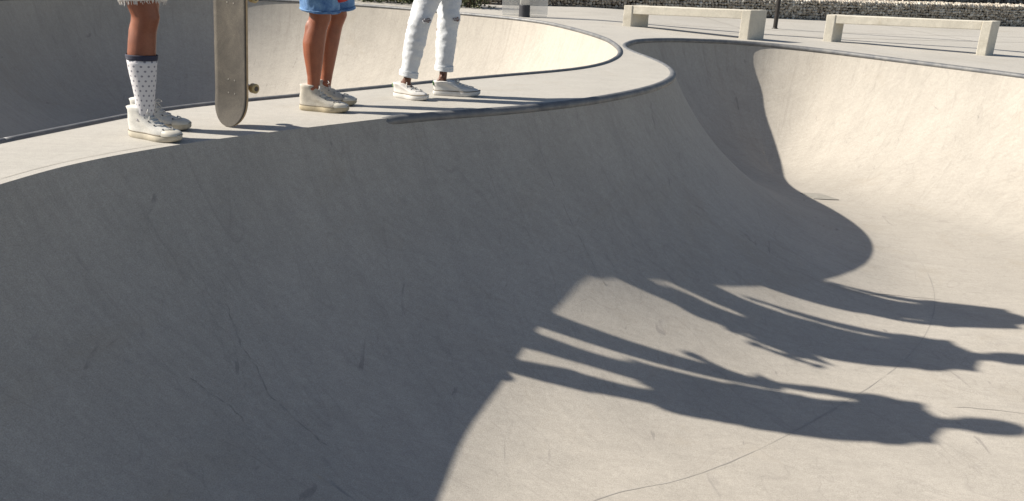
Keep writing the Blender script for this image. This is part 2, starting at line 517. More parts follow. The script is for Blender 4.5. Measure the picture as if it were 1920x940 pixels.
# ================================================================== benches
def bench(A, B, dvec, ztop, label):
    """A, B: ground corners of the front face, left and right; dvec: front to back; the top is level, the legs meet the sloping plaza"""
    A = Vector((*A, 0)); B = Vector((*B, 0)); ax = (B - A).normalized(); ay = Vector((*dvec, 0)); Ln = (B - A).length
    root = empty('concrete_bench', (A + B) / 2 + ay / 2 + Vector((0, 0, float(deck_z(*((A + B) / 2).xy)))))
    tag(root, label, 'bench', 'concrete benches on the plaza')
    legw, th = .108, .10
    def part(nm, u0, u1, z0, v0, v1, dz=0):
        bm = bmesh.new(); vs_ = []
        for z in (z0, 1):
            for (u, v) in ((u0, v0), (u1, v0), (u1, v1), (u0, v1)):
                p = A + ax * u + ay * v
                zt = ztop[0] + (ztop[1] - ztop[0]) * u / Ln - dz
                p.z = zt if z == 1 else (float(deck_z(p.x, p.y)) - .01 if z is None else zt - th)
                vs_.append(bm.verts.new(p))
        bm.faces.new(vs_[:4][::-1]); bm.faces.new(vs_[4:])
        for q in range(4): bm.faces.new((vs_[q], vs_[(q + 1) % 4], vs_[4 + (q + 1) % 4], vs_[4 + q]))
        bmesh.ops.bevel(bm, geom=list(bm.edges), offset=.008, segments=2, affect='EDGES', profile=.6)
        bmesh.ops.subdivide_edges(bm, edges=[e for e in bm.edges if e.calc_length() > .2], cuts=14, use_grid_fill=True)
        for q in bm.verts: q.co += noise.noise_vector(q.co * 12) * .0025
        link(nm, bm_mesh(bm), MAT['bench'], root)
    part('leg', 0, legw, None, 0, 1)
    part('leg', Ln - legw, Ln, None, 0, 1)
    part('seat', legw + .002, Ln - legw - .002, 0, .03, .97, .004)
bench((1.275, 11.15), (2.735, 10.612), (.245, .19), (.242, .276), 'pale concrete bench standing left of the thin dark post')
bench((3.86, 11.25), (5.62, 10.60), (.18, .16), (.226, .266), 'stained pale concrete bench standing right of the thin dark post')

# ================================================================== posts and the clear panel
MAT['white_paint'] = simple('white_paint', (.62, .62, .60), .45, var=.06, scale=6)
MAT['black_rubber'] = simple('black_base', (.025, .026, .032), .55, var=.2, scale=9)
MAT['dark_post'] = simple('dark_post', (.028, .024, .022), .5, .3, var=.3, scale=12)
root = empty('lamp_post', (.031, 11.796, 0)); tag(root, 'white round post with a black base behind the far bowl', 'post')
bm = bmesh.new(); tube(bm, [(.031, 11.796, z) for z in (.0, .01, .15, .155)], [.078, .075, .072, .068], 24); link('post_base', bm_mesh(bm), MAT['black_rubber'], root, False)
bm = bmesh.new(); tube(bm, [(.031, 11.796, z) for z in (.15, 1.5, 3.0, 4.2)], [.064, .060, .052, .045], 24); link('pole', bm_mesh(bm), MAT['white_paint'], root, True)
bm = bmesh.new(); tube(bm, [(.031, 11.796, 4.2), (.1, 11.75, 4.32), (.35, 11.6, 4.36), (.62, 11.45, 4.34)], [.045, .05, .075, .03], 16); link('lamp_head', bm_mesh(bm), MAT['white_paint'], root, True)
root = empty('thin_post', (3.706, 12.906, -.098)); tag(root, 'thin dark metal post standing between the two benches', 'post')
bm = bmesh.new(); tube(bm, [(3.706, 12.906, z - .10) for z in (0, .006, .006, .02, 1.1, 2.2)], [.05, .05, .04, .031, .031, .030], 20); link('pole', bm_mesh(bm), MAT['dark_post'], root, False)
bm = bmesh.new(); ball(bm, (3.706, 12.906, 2.10), (.036, .036, .03)); link('cap', bm_mesh(bm), MAT['dark_post'], root, True)

t = NT('smoky_acrylic'); t.base((.62, .62, .60)); t.set(Roughness=.12, IOR=1.3, Alpha=.38)
t.m.surface_render_method = 'DITHERED' if hasattr(t.m, 'surface_render_method') else None
MAT['acrylic'] = t.m
root = empty('clear_panel', (.035, 11.9, 0)); tag(root, 'smoky see-through panel standing behind the white post', 'panel')
bm = bmesh.new(); box(bm, (.035, 11.93, .34), (.62, .012, .62), rotz=-.12, bevel=.003); link('pane', bm_mesh(bm), MAT['acrylic'], root)
bm = bmesh.new(); box(bm, (.035, 11.93, .012), (.60, .03, .024), rotz=-.12, bevel=.003); link('base_rail', bm_mesh(bm), MAT['acrylic'], root)

# ================================================================== gabion walls
t = NT('gabion_stone'); v = t.coord()
at = t.node('ShaderNodeAttribute', attribute_name='tone')
c = t.ramp(at.outputs['Fac'], [(0, (.15, .12, .092)), (.35, (.31, .27, .215)), (.7, (.44, .40, .335)), (1, (.58, .55, .48))])
c = t.mix(1.0, c, t.ramp(t.noise(v, 30, 4, .6), [(.3, .8), (.7, 1.15)]), 'MULTIPLY')
t.base(c); t.set(Roughness=.9); MAT['stone'] = t.m
MAT['core'] = simple('gabion_core', (.20, .18, .15), .95)
bm = bmesh.new(); bmesh.ops.create_icosphere(bm, subdivisions=1, radius=1)
ICO_V = np.array([q.co[:] for q in bm.verts]); ICO_F = np.array([[q.index for q in f.verts] for f in bm.faces]); bm.free()
def stones(name, parent, centers, size, toneshift):
    n = len(centers); nv = len(ICO_V)
    V = np.tile(ICO_V, (n, 1, 1)) * (1 + rng.uniform(-.30, .22, (n, nv, 1)))
    V = V * (np.array(size) * rng.uniform(.65, 1.3, (n, 1, 3)))
    a = rng.uniform(0, 6.28, n); b = rng.uniform(-.9, .9, n)
    ca, sa = np.cos(a), np.sin(a); cb, sb = np.cos(b), np.sin(b)
    x, y, z = V[..., 0], V[..., 1], V[..., 2]
    x, y = x * ca[:, None] - y * sa[:, None], x * sa[:, None] + y * ca[:, None]
    x, z = x * cb[:, None] - z * sb[:, None], x * sb[:, None] + z * cb[:, None]
    V = np.stack([x, y, z], -1) + np.array(centers)[:, None]
    Fc = (ICO_F[None] + (np.arange(n) * nv)[:, None, None]).reshape(-1, 3)
    me = bpy.data.meshes.new(name)
    me.vertices.add(n * nv); me.vertices.foreach_set('co', V.astype(np.float32).ravel())
    me.loops.add(Fc.size); me.loops.foreach_set('vertex_index', Fc.ravel().astype(np.int32))
    me.polygons.add(len(Fc)); me.polygons.foreach_set('loop_start', np.arange(0, Fc.size, 3, dtype=np.int32)); me.polygons.foreach_set('loop_total', np.full(len(Fc), 3, np.int32))
    tone = np.clip(rng.beta(2.2, 2.0, n) + toneshift(np.array(centers)), 0, 1)
    me.update(calc_edges=True)
    A = me.attributes.new('tone', 'FLOAT', 'POINT'); A.data.foreach_set('value', np.repeat(tone, nv).astype(np.float32))
    o = link(name, me, MAT['stone'], parent); tag(o, kind='stuff'); return o
def gabion(x0, x1, yf, z0, z1, dep, label, sz, rows_top, shift):
    root = empty('gabion_wall', ((x0 + x1) / 2, yf(.5 * (x0 + x1)), z0)); tag(root, label, 'gabion wall')
    bm = bmesh.new()
    q = [(x0, yf(x0) + .03), (x1, yf(x1) + .03), (x1, yf(x1) + dep), (x0, yf(x0) + dep)]
    lo = [bm.verts.new((*p, z0)) for p in q]; hi = [bm.verts.new((*p, z1 - .03)) for p in q]
    bm.faces.new(lo[::-1]); bm.faces.new(hi)
    for k in range(4): bm.faces.new((lo[k], lo[(k + 1) % 4], hi[(k + 1) % 4], hi[k]))
    link('core', bm_mesh(bm), MAT['core'], root)
    C = []
    step = sz * 1.45
    for r in range(int((z1 - z0) / (step * .9)) + 1):
        x = x0 + rng.uniform(0, step)
        while x < x1:
            z = z0 + sz * .7 + r * step * .9
            if z < z1: C.append((x, yf(x) + rng.uniform(0, .025), min(z + rng.uniform(-.3, .3) * sz, z1 - sz * .5)))
            x += step * rng.uniform(.75, 1.2)
    for r in range(rows_top):
        x = x0
        while x < x1:
            C.append((x, yf(x) + .02 + r * step, z1 - sz * .5 + rng.uniform(-.2, .3) * sz)); x += step * rng.uniform(.8, 1.2)
    stones('stones', root, C, (sz, sz, sz * .95), shift)
yf1 = lambda x: 14.2 + .29 * max(x, -.5)
gabion(-3.0, 11.5, yf1, -.20, .20, 1.3, 'low front tier of grey rubble gabion wall behind the benches', .036, 10,
       lambda c: np.clip((c[:, 0] - 2.2) * .16, -.42, .08))
gabion(-3.0, 12.5, lambda x: yf1(x) + 1.25, .12, 1.15, 1.0, 'higher rear tier of darker rubble gabion wall set back above the front tier', .05, 3,
       lambda c: np.full(len(c), -.22))

# ================================================================== shrubs
t = NT('shrub_leaf'); v = t.coord()
at = t.node('ShaderNodeAttribute', attribute_name='tone')
t.base(t.ramp(at.outputs['Fac'], [(0, (.030, .042, .016)), (.5, (.075, .088, .032)), (1, (.19, .165, .075))]))
t.set(Roughness=.6); MAT['leaf'] = t.m
MAT['twig'] = simple('twig', (.11, .085, .055), .9)
def shrub(x, y, w, h, n, label):
    root = empty('shrub', (x, y, 0)); tag(root, label, 'shrub', 'shrubs behind the far rim of the bowl')
    V = []; Fc = []; tone = []
    bmt = bmesh.new()
    for k in range(14):
        a = random.uniform(0, 6.28); e = random.uniform(.5, 1.4); l = h * random.uniform(.6, 1.0)
        p1 = Vector((x + math.cos(a) * w * .35, y + math.sin(a) * w * .3, l * .55)); p2 = Vector((x + math.cos(a) * w * .75, y + math.sin(a) * w * .6, l * math.sin(e)))
        tube(bmt, [(x + math.cos(a) * .02, y + math.sin(a) * .02, -.02), p1, p2], [.011, .007, .003], 6)
    link('stems', bm_mesh(bmt), MAT['twig'], root)
    cl = [(random.gauss(0, .42) * w, random.gauss(0, .32) * w, h * random.betavariate(2, 1.6)) for _ in range(26)]
    for k in range(n):
        c = random.choice(cl); s = .16 * w + .05
        p = Vector((x + c[0] + random.gauss(0, s), y + c[1] + random.gauss(0, s), max(.02, c[2] + random.gauss(0, s * .8))))
        d = Vector((random.gauss(0, 1), random.gauss(0, 1), random.gauss(.4, .8))).normalized(); a, b = frame_of(d)
        L_ = random.uniform(.03, .065); wd = L_ * .28
        i = len(V)
        V += [p, p + d * L_ * .5 + a * wd + b * .004, p + d * L_, p + d * L_ * .5 - a * wd + b * .004]
        Fc += [(i, i + 1, i + 2, i + 3)]
        tone += [min(1, max(0, random.betavariate(2, 3) + .15 * (c[2] / h)))] * 4
    me = frm(V, Fc); A = me.attributes.new('tone', 'FLOAT', 'POINT'); A.data.foreach_set('value', np.array(tone, np.float32))
    tag(link('foliage', me, MAT['leaf'], root), kind='stuff')
shrub(-2.35, 13.65, .62, .55, 2600, 'dark olive shrub leftmost behind the far bowl rim')
shrub(-1.55, 13.55, .55, .5, 2600, 'olive shrub between two others behind the far bowl rim')
shrub(-.80, 13.2, .34, .42, 1400, 'small dry olive shrub nearest the white post')

# ================================================================== skateboards
MAT['grip'] = concrete('worn_grip', (.36, .315, .25), streak=0, blotch=2.2)
t = NT('grip_worn'); v = t.coord()
c = t.ramp(t.noise(v, 5, 6, .7, .6), [(.32, (.034, .030, .026)), (.5, (.066, .058, .048)), (.68, (.100, .088, .071))])
c = t.mix(1.0, c, t.ramp(t.noise(v, 240, 2, .7), [(.3, .75), (.7, 1.25)]), 'MULTIPLY')
t.base(c); t.set(Roughness=.85); MAT['grip'] = t.m
MAT['ply'] = simple('board_ply', (.42, .30, .17), .6, var=.2)
MAT['red_ply'] = simple('red_board', (.45, .02, .02), .4, var=.1)
MAT['metal'] = simple('truck_metal', (.45, .45, .44), .35, .9, var=.1)
MAT['bolt'] = simple('bolt_head', (.34, .33, .30), .35, .6, var=.1)
MAT['urethane'] = simple('wheel_cream', (.42, .32, .15), .5, var=.12)
MAT['core_wheel'] = simple('wheel_core', (.06, .045, .035), .6)
def skateboard(base, axis, normal, label, group, top_mat, bot_mat, L=.80, W=.214):
    """base: tip point, axis: along the board, normal: out of the riding face"""
    d = Vector(axis).normalized(); n = Vector(normal); n = (n - d * n.dot(d)).normalized(); s = d.cross(n)
    base = Vector(base)
    root = empty('skateboard', base); tag(root, label, 'skateboard', group)
    def pos(u, v, h):   # u along, v across, h above riding face
        k = .0
        e = max(0, .17 - u, u - (L - .17))
        k = .20 * e * e / .17 + .06 * (v / (W / 2)) ** 2 * .1
        return base + d * u + s * v + n * (h + k)
    NU, NV = 44, 10; th = .011
    def hw(u):
        e = min(u, L - u); r = W / 2 * 1.12
        return W / 2 * (1 if e >= r else math.sqrt(max(0, 1 - ((r - e) / r) ** 2)))
    us = [L * .5 * (1 - math.cos(math.pi * i / NU)) for i in range(NU + 1)]
    us[0] = .0008; us[-1] = L - .0008
    bm = bmesh.new(); T = []; B = []
    for u in us:
        T.append([bm.verts.new(pos(u, hw(u) * (2 * j / NV - 1), 0)) for j in range(NV + 1)])
        B.append([bm.verts.new(pos(u, hw(u) * (2 * j / NV - 1), -th)) for j in range(NV + 1)])
    for i in range(NU):
        for j in range(NV):
            f = bm.faces.new((T[i][j], T[i][j + 1], T[i + 1][j + 1], T[i + 1][j])); f.material_index = 0; f.smooth = True
            f = bm.faces.new((B[i][j], B[i + 1][j], B[i + 1][j + 1], B[i][j + 1])); f.material_index = 1; f.smooth = True
        for j in (0, NV):
            f = bm.faces.new((T[i][j], T[i + 1][j], B[i + 1][j], B[i][j])); f.material_index = 2
    for i in (0, NU):
        for j in range(NV):
            f = bm.faces.new((T[i][j], T[i][j + 1], B[i][j + 1], B[i][j])); f.material_index = 2
    me = bm_mesh(bm); [me.materials.append(m) for m in (top_mat, bot_mat, MAT['ply'])]
    link('board', me, None, root)
    for u0 in (.19, L - .19):
        bm = bmesh.new()
        c = pos(u0, 0, 0)
        box(bm, c - n * (th + .006), (.08, .055, .012), axes=(d, s, n), bevel=.002)
        tube(bm, [c - n * (th + .01), c - n * (th + .045)], [.022, .014], 12)
        tube(bm, [c - n * (th + .047) - s * .075, c - n * (th + .047) - s * .04, c - n * (th + .047) + s * .04, c - n * (th + .047) + s * .075], [.008, .016, .016, .008], 12)
        tube(bm, [c - n * (th + .047) - s * .104, c - n * (th + .047) + s * .104], .005, 8)
        tr = link('truck', bm_mesh(bm), MAT['metal'], root)
        for sv in (-1, 1):
            w0 = c - n * (th + .047) + s * sv * .072; dv = s * sv
            bm = bmesh.new(); tube(bm, [w0, w0 + dv * .004, w0 + dv * .027, w0 + dv * .031], [.019, .0235, .0235, .018], 20)
            wh = link('wheel', bm_mesh(bm), MAT['urethane'], root)
            bm = bmesh.new(); tube(bm, [w0 + dv * .028, w0 + dv * .0325], [.013, .012], 14); link('hub', bm_mesh(bm), MAT['core_wheel'], wh)
        for a in (-.032, .032):
            for b in (-.021, .021):
                bm = bmesh.new(); q = pos(u0 + a, b, 0); tube(bm, [q, q + n * .0016], [.0042, .0034], 8); link('bolt', bm_mesh(bm), MAT['bolt'], root)
    return root
bn = Vector((-.50, -.86, 0))
skateboard((-1.384, 4.092, .002), (.045, -.005, .80), bn, 'worn grey skateboard standing on its tail in the left person\'s hand', 'skateboards carried by the people', MAT['grip'], MAT['ply'])
skateboard((-.895, 4.535, .578), (-.55, -.125, .47), (0, .68, .68), 'red skateboard tucked under the arm of the person in blue shorts', 'skateboards carried by the people', MAT['grip'], MAT['red_ply'], L=.78, W=.2)

# ================================================================== people
def skin_mat(name, a, b):
    t = NT(name); v = t.coord()
    c = t.ramp(t.noise(v, 14, 5, .6), [(.3, a), (.7, b)])
    c = t.mix(1.0, c, t.ramp(t.noise(v, 160, 3, .6), [(.3, .9), (.7, 1.08)]), 'MULTIPLY')
    t.base(c); t.set(Roughness=.48); t.b.inputs['Subsurface Weight'].default_value = .12
    t.b.inputs['Subsurface Radius'].default_value = (.012, .005, .003); t.b.inputs['Subsurface Scale'].default_value = .5
    t.bump(t.noise(v, 220, 3, .6), .15, .002); return t.m
MAT['skin1'] = skin_mat('skin_deep_tan', (.165, .048, .022), (.23, .074, .034))
MAT['skin2'] = skin_mat('skin_sunburnt_tan', (.20, .058, .026), (.275, .088, .040))
MAT['skin3'] = skin_mat('skin_brown', (.092, .035, .019), (.128, .05, .027))
def cloth(name, a, b, scale=9, rough=.85, weave=300, bump=.3):
    t = NT(name); v = t.coord()
    c = t.ramp(t.noise(v, scale, 6, .65, .5), [(.32, a), (.66, b)])
    w = t.noise(v, weave, 2, .6)
    c = t.mix(1.0, c, t.ramp(w, [(.3, .88), (.7, 1.1)]), 'MULTIPLY')
    t.base(c); t.set(Roughness=rough); t.b.inputs['Sheen Weight'].default_value = .1
    t.bump(w, bump, .002); return t.m
MAT['white_denim'] = cloth('white_denim', (.52, .545, .575), (.60, .615, .63), 9)
MAT['fray_denim'] = cloth('white_fray', (.53, .515, .49), (.64, .62, .60), 12)
MAT['maroon'] = cloth('dark_maroon_cloth', (.05, .012, .012), (.10, .02, .02), 20)
MAT['blue_denim'] = cloth('washed_blue_denim', (.02, .085, .26), (.15, .29, .49), 16)
MAT['grey_shirt'] = cloth('grey_shirt', (.22, .22, .23), (.28, .28, .29), 8)
MAT['black_shirt'] = cloth('dark_shirt', (.04, .04, .05), (.06, .06, .07), 8)
MAT['pale_shirt'] = cloth('pale_shirt', (.5, .48, .45), (.6, .58, .54), 8)
MAT['canvas'] = cloth('white_canvas', (.46, .445, .41), (.58, .565, .525), 18, bump=.4)
MAT['cream_canvas'] = cloth('cream_canvas', (.38, .35, .295), (.50, .47, .41), 18, bump=.4)
MAT['leather'] = simple('white_leather', (.57, .555, .53), .5, var=.07, scale=25, bump=.1)
MAT['sole'] = simple('rubber_sole', (.46, .415, .33), .6, var=.2, scale=22)
MAT['yellow_sole'] = simple('aged_rubber_sole', (.43, .365, .25), .6, var=.25, scale=22)
MAT['welt'] = simple('welt_dark', (.17, .145, .11), .9, var=.3, scale=60)
MAT['cap_rubber'] = simple('cap_rubber', (.54, .51, .44), .45, var=.12, scale=30)
MAT['lace'] = simple('lace', (.54, .525, .49), .8, var=.1)
MAT['eyelet'] = simple('eyelet', (.10, .10, .11), .4, .5)
MAT['green_tab'] = simple('green_tab', (.16, .30, .12), .6)
MAT['hair'] = simple('dark_hair', (.022, .015, .011), .5, var=.4, scale=60)
MAT['eye'] = simple('eye', (.7, .68, .65), .2)
t = NT('dotted_sock'); uv = t.coord('UV')
sep = t.node('ShaderNodeSeparateXYZ'); t.link(uv, sep.inputs[0])
U = t.math('MULTIPLY', sep.outputs[0], 1.0 / .026); Vv = t.math('MULTIPLY', sep.outputs[1], 1.0 / .021)
row = t.math('FLOOR', Vv); sh = t.math('MULTIPLY', t.math('MODULO', row, 2.0), .5)
fu = t.math('SUBTRACT', t.math('FRACT', t.math('ADD', U, sh)), .5); fv = t.math('MULTIPLY', t.math('SUBTRACT', t.math('FRACT', Vv), .5), .81)
rr = t.math('SQRT', t.math('ADD', t.math('MULTIPLY', fu, fu), t.math('MULTIPLY', fv, fv)))
dot = t.ramp(rr, [(.15, 1), (.20, 0)])
c = t.mix(t.math('MULTIPLY', dot, .85), (.57, .555, .565), (.13, .13, .17))
t.base(c); t.set(Roughness=.9); t.bump(t.noise(t.coord('Object', (1, 1, .25)), 500, 2), .3, .002); MAT['sock'] = t.m
MAT['navy'] = cloth('navy_band', (.014, .016, .035), (.022, .024, .05), 20)

def wrinkle(me, amp, sc=(9, 9, 26)):
    n = len(me.vertices); co = np.empty(n * 3, np.float32); me.vertices.foreach_get('co', co); co = co.reshape(-1, 3)
    no = np.empty(n * 3, np.float32); me.vertex_normals.foreach_get('vector', no); no = no.reshape(-1, 3)
    k = np.array([noise.fractal(Vector((p[0] * sc[0], p[1] * sc[1], p[2] * sc[2])), .6, 2.0, 3) for p in co.tolist()], np.float32)
    me.vertices.foreach_set('co', (co + no * amp * k[:, None]).ravel()); me.update()

def shoe(parent, heel, toe, kind, L=.29):
    heel = Vector(heel); toe = Vector(toe); d = (toe - heel); d.z = 0; d.normalize(); s = Vector((-d.y, d.x, 0))
    heel = toe - d * L if kind.get('anchor', 'toe') == 'toe' else heel
    P = lambda u, v, z: heel + d * u + s * v + Vector((0, 0, z))
    NA = 44
    def outline(b, f, wscale, wk=0.0):
        """ring in (u,v): heel end b, toe end f; widths from the last of a shoe"""
        out = []
        for k in range(NA):
            a = 2 * math.pi * k / NA
            cu, sv = math.cos(a), math.sin(a)
            tt = (1 - cu) / 2          # 0 toe .. 1 heel
            tt = 1 - tt
            u = b + (f - b) * tt
            w = .034 + .0135 * math.exp(-((tt - .70) / .22) ** 2) - .004 * math.exp(-((tt - .42) / .15) ** 2)
            w = w * (1 - wk) + .0395 * wk
            e = abs(sv) ** .72 * (1 if sv > 0 else -1)
            out.append((u, w * wscale * e))
        return out
    def stack(levels):
        bm = bmesh.new(); rings = []
        for (z, b, f, ws, wk, lift) in levels:
            rings.append([bm.verts.new(P(u, v, z + lift * max(0, (u / L - .72) / .28) ** 2)) for u, v in outline(b, f, ws, wk)])
        for i in range(len(rings) - 1):
            for k in range(NA):
                f_ = bm.faces.new((rings[i][k], rings[i][(k + 1) % NA], rings[i + 1][(k + 1) % NA], rings[i + 1][k])); f_.smooth = True
        bm.faces.new(rings[0][::-1]); bm.faces.new(rings[-1])
        return bm
    root = None
    hi = kind['high']
    if hi:
        lv = [(.022, .006, L - .006, .97, 0, .004), (.034, .004, L - .008, .98, 0, .004), (.044, .003, L - .018, .95, 0, .003), (.052, .003, L - .042, .91, 0, .002), (.059, .002, L - .070, .87, .1, 0),
              (.067, .002, L - .094, .85, .2, 0), (.078, .003, L - .118, .84, .35, 0), (.092, .007, L - .140, .84, .55, 0), (.108, .011, L - .158, .86, .75, 0), (.124, .012, L - .170, .90, .9, 0), (.138, .008, L - .174, .96, 1, 0), (.141, .012, L - .180, .88, 1, 0)]
    else:
        lv = [(.024, .006, L - .006, .97, 0, .004), (.034, .004, L - .009, .98, 0, .004), (.044, .003, L - .022, .96, 0, .003), (.052, .003, L - .050, .93, 0, .002), (.059, .002, L - .085, .90, .1, 0),
              (.067, .002, L - .113, .90, .3, 0), (.076, .003, L - .135, .92, .6, 0), (.086, .002, L - .155, .98, 1, 0), (.089, .008, L - .163, .90, 1, 0)]
    me = bm_mesh(stack(lv)); up_ = link('shoe', me, kind['upper'], parent)
    for q in me.vertices:
        q.co += noise.noise_vector(q.co * 45) * .0014
    me.update()
    # sole
    sl = [(.0, .006, L - .014, .93, 0, .012), (.004, .0, L - .004, 1.0, 0, .011), (.012, -.002, L, 1.04, 0, .010), (.027, -.001, L, 1.05, 0, .007), (.031, .003, L - .003, 1.0, 0, .006)]
    link('sole', bm_mesh(stack(sl)), kind['sole'], up_)
    wl = [(.0285, .0, L + .0005, 1.055, 0, .007), (.0295, -.0012, L + .0012, 1.062, 0, .007), (.0318, -.0012, L + .0012, 1.062, 0, .007), (.0328, .001, L - .001, 1.03, 0, .006)]
    link('welt', bm_mesh(stack(wl)), MAT['welt'], up_)  # thin dark strip along the line where sole meets upper
    def front(z):
        for a, b in zip(lv[:-1], lv[1:]):
            if a[0] <= z <= b[0]:
                k = (z - a[0]) / (b[0] - a[0]); return a[2] + (b[2] - a[2]) * k
        return lv[-1][2]
    if hi:
        tc = [(.029, L - .075, L + .001, 1.0, 0, .004), (.036, L - .073, L - .003, 1.0, 0, .004), (.0445, L - .070, L - .013, .95, 0, .003), (.051, L - .068, L - .030, .82, 0, .002), (.0535, L - .066, L - .045, .5, 0, .002)]
        bm = bmesh.new(); rings = []
        for (z, b, f, ws, wk, lift) in tc:
            rg = []
            for k in range(17):
                a = -math.pi / 2 + math.pi * k / 16
                u = b + (f - b) * max(0, math.cos(a)) ** .8; v = .0445 * ws * math.sin(a)
                rg.append(bm.verts.new(P(u, v, z + lift * max(0, (u / L - .72) / .28) ** 2)))
            rings.append(rg)
        for i in range(len(rings) - 1):
            for k in range(16):
                f_ = bm.faces.new((rings[i][k], rings[i][k + 1], rings[i + 1][k + 1], rings[i + 1][k])); f_.smooth = True
        bm.faces.new(rings[-1])
        link('toe_cap', bm_mesh(bm), MAT['cap_rubber'], up_)
    # laces climb the instep
    n = 6 if hi else 5
    zs = [.053 + (.122 - .053) * k / (n - 1) for k in range(n)] if hi else [.050 + (.080 - .050) * k / (n - 1) for k in range(n)]
    for k, z in enumerate(zs):
        u = front(z) - .002
        bm = bmesh.new()
        hw = .021
        tube(bm, [P(u - .020, -hw, z + .003), P(u - .004, -hw * .6, z + .004), P(u + .003, 0, z + .005), P(u - .006, hw * .6, z + .006), P(u - .024, hw, z + .008)], .0028, 6)
        link('lace', bm_mesh(bm), MAT['lace'], up_)
        for sv in (-1, 1):
            bm = bmesh.new(); ball(bm, P(u - .026, sv * (hw + .005), z + .004), .0042, sub=1); link('eyelet', bm_mesh(bm), MAT['eyelet'] if hi else kind['upper'], up_)
    z = zs[-1] + .006; u = front(z)
    bm = bmesh.new()
    for sv in (-1, 1):
        tube(bm, [P(u, 0, z), P(u + .016, sv * .018, z + .010), P(u + .026, sv * .034, z - .002), P(u + .016, sv * .024, z - .008), P(u + .002, 0, z)], .0024, 6)
        tube(bm, [P(u, 0, z), P(u + .018, sv * .012, z - .012), P(u + .026, sv * .026, z - .034)], .0022, 6)
    link('bow', bm_mesh(bm), MAT['lace'], up_)
    if kind.get('tab'):
        bm = bmesh.new(); box(bm, P(.0015, 0, .072), (.007, .034, .024), axes=(d, s, Vector((0, 0, 1))), bevel=.003); link('heel_tab', bm_mesh(bm), kind['tab'], up_)
    return up_

def lerp(a, b, t): return Vector(a) * (1 - t) + Vector(b) * t

def leg_rings(hip, knee, ankle, f, k=1.0, thick=1.0):
    k = k * min(1, thick)
    """returns points and (fore-aft, side) radii from hip to below the ankle"""
    pts = []; rad = []
    for t_, r in ((0, .092), (.3, .087), (.6, .074), (.85, .062)):
        pts.append(lerp(hip, knee, t_)); rad.append((r * thick * k, r * .95 * thick * k))
    pts.append(Vector(knee) + f * .006); rad.append((.058 * k, .053 * k))
    for t_, a, b, off in ((.12, .054, .050, -.006), (.24, .058, .054, -.014), (.36, .060, .056, -.018), (.5, .054, .050, -.015), (.65, .045, .042, -.009), (.8, .036, .034, -.004), (.92, .0335, .031, -.003), (1.0, .034, .0305, -.004), (1.06, .034, .030, -.004)):
        pts.append(lerp(knee, ankle, t_) + f * off * k); rad.append((a * k, b * k))
    return pts, rad

def hand(bm, wrist, dirv, palm_n, k=1.0, curl=.5, flip=1):
    d = Vector(dirv).normalized(); n = Vector(palm_n); n = (n - d * n.dot(d)).normalized(); s = d.cross(n) * flip
    w = Vector(wrist)
    tube(bm, [w - d * .01, w + d * .03, w + d * .065, w + d * .09], [(.018 * k, .026 * k), (.018 * k, .036 * k), (.016 * k, .041 * k), (.012 * k, .038 * k)], 12, side=n)
    for i, (off, ln) in enumerate(((-.030, .064), (-.010, .076), (.010, .072), (.030, .056))):
        b = w + d * .085 + s * off; p = [b]; a = 0.0
        for j, seg in enumerate((.42, .33, .28)):
            a += curl * (.5 + .35 * j)
            p.append(p[-1] + (d * math.cos(a) + n * math.sin(a)) * ln * seg * k)
        tube(bm, p, [.0095 * k, .0092 * k, .0085 * k, .007 * k], 8)
    b = w + d * .03 - s * .032
    tube(bm, [b, b - s * .022 + d * .022 + n * .010, b - s * .026 + d * .048 + n * .024, b - s * .018 + d * .068 + n * .034], [.013 * k, .012 * k, .0105 * k, .008 * k], 8)

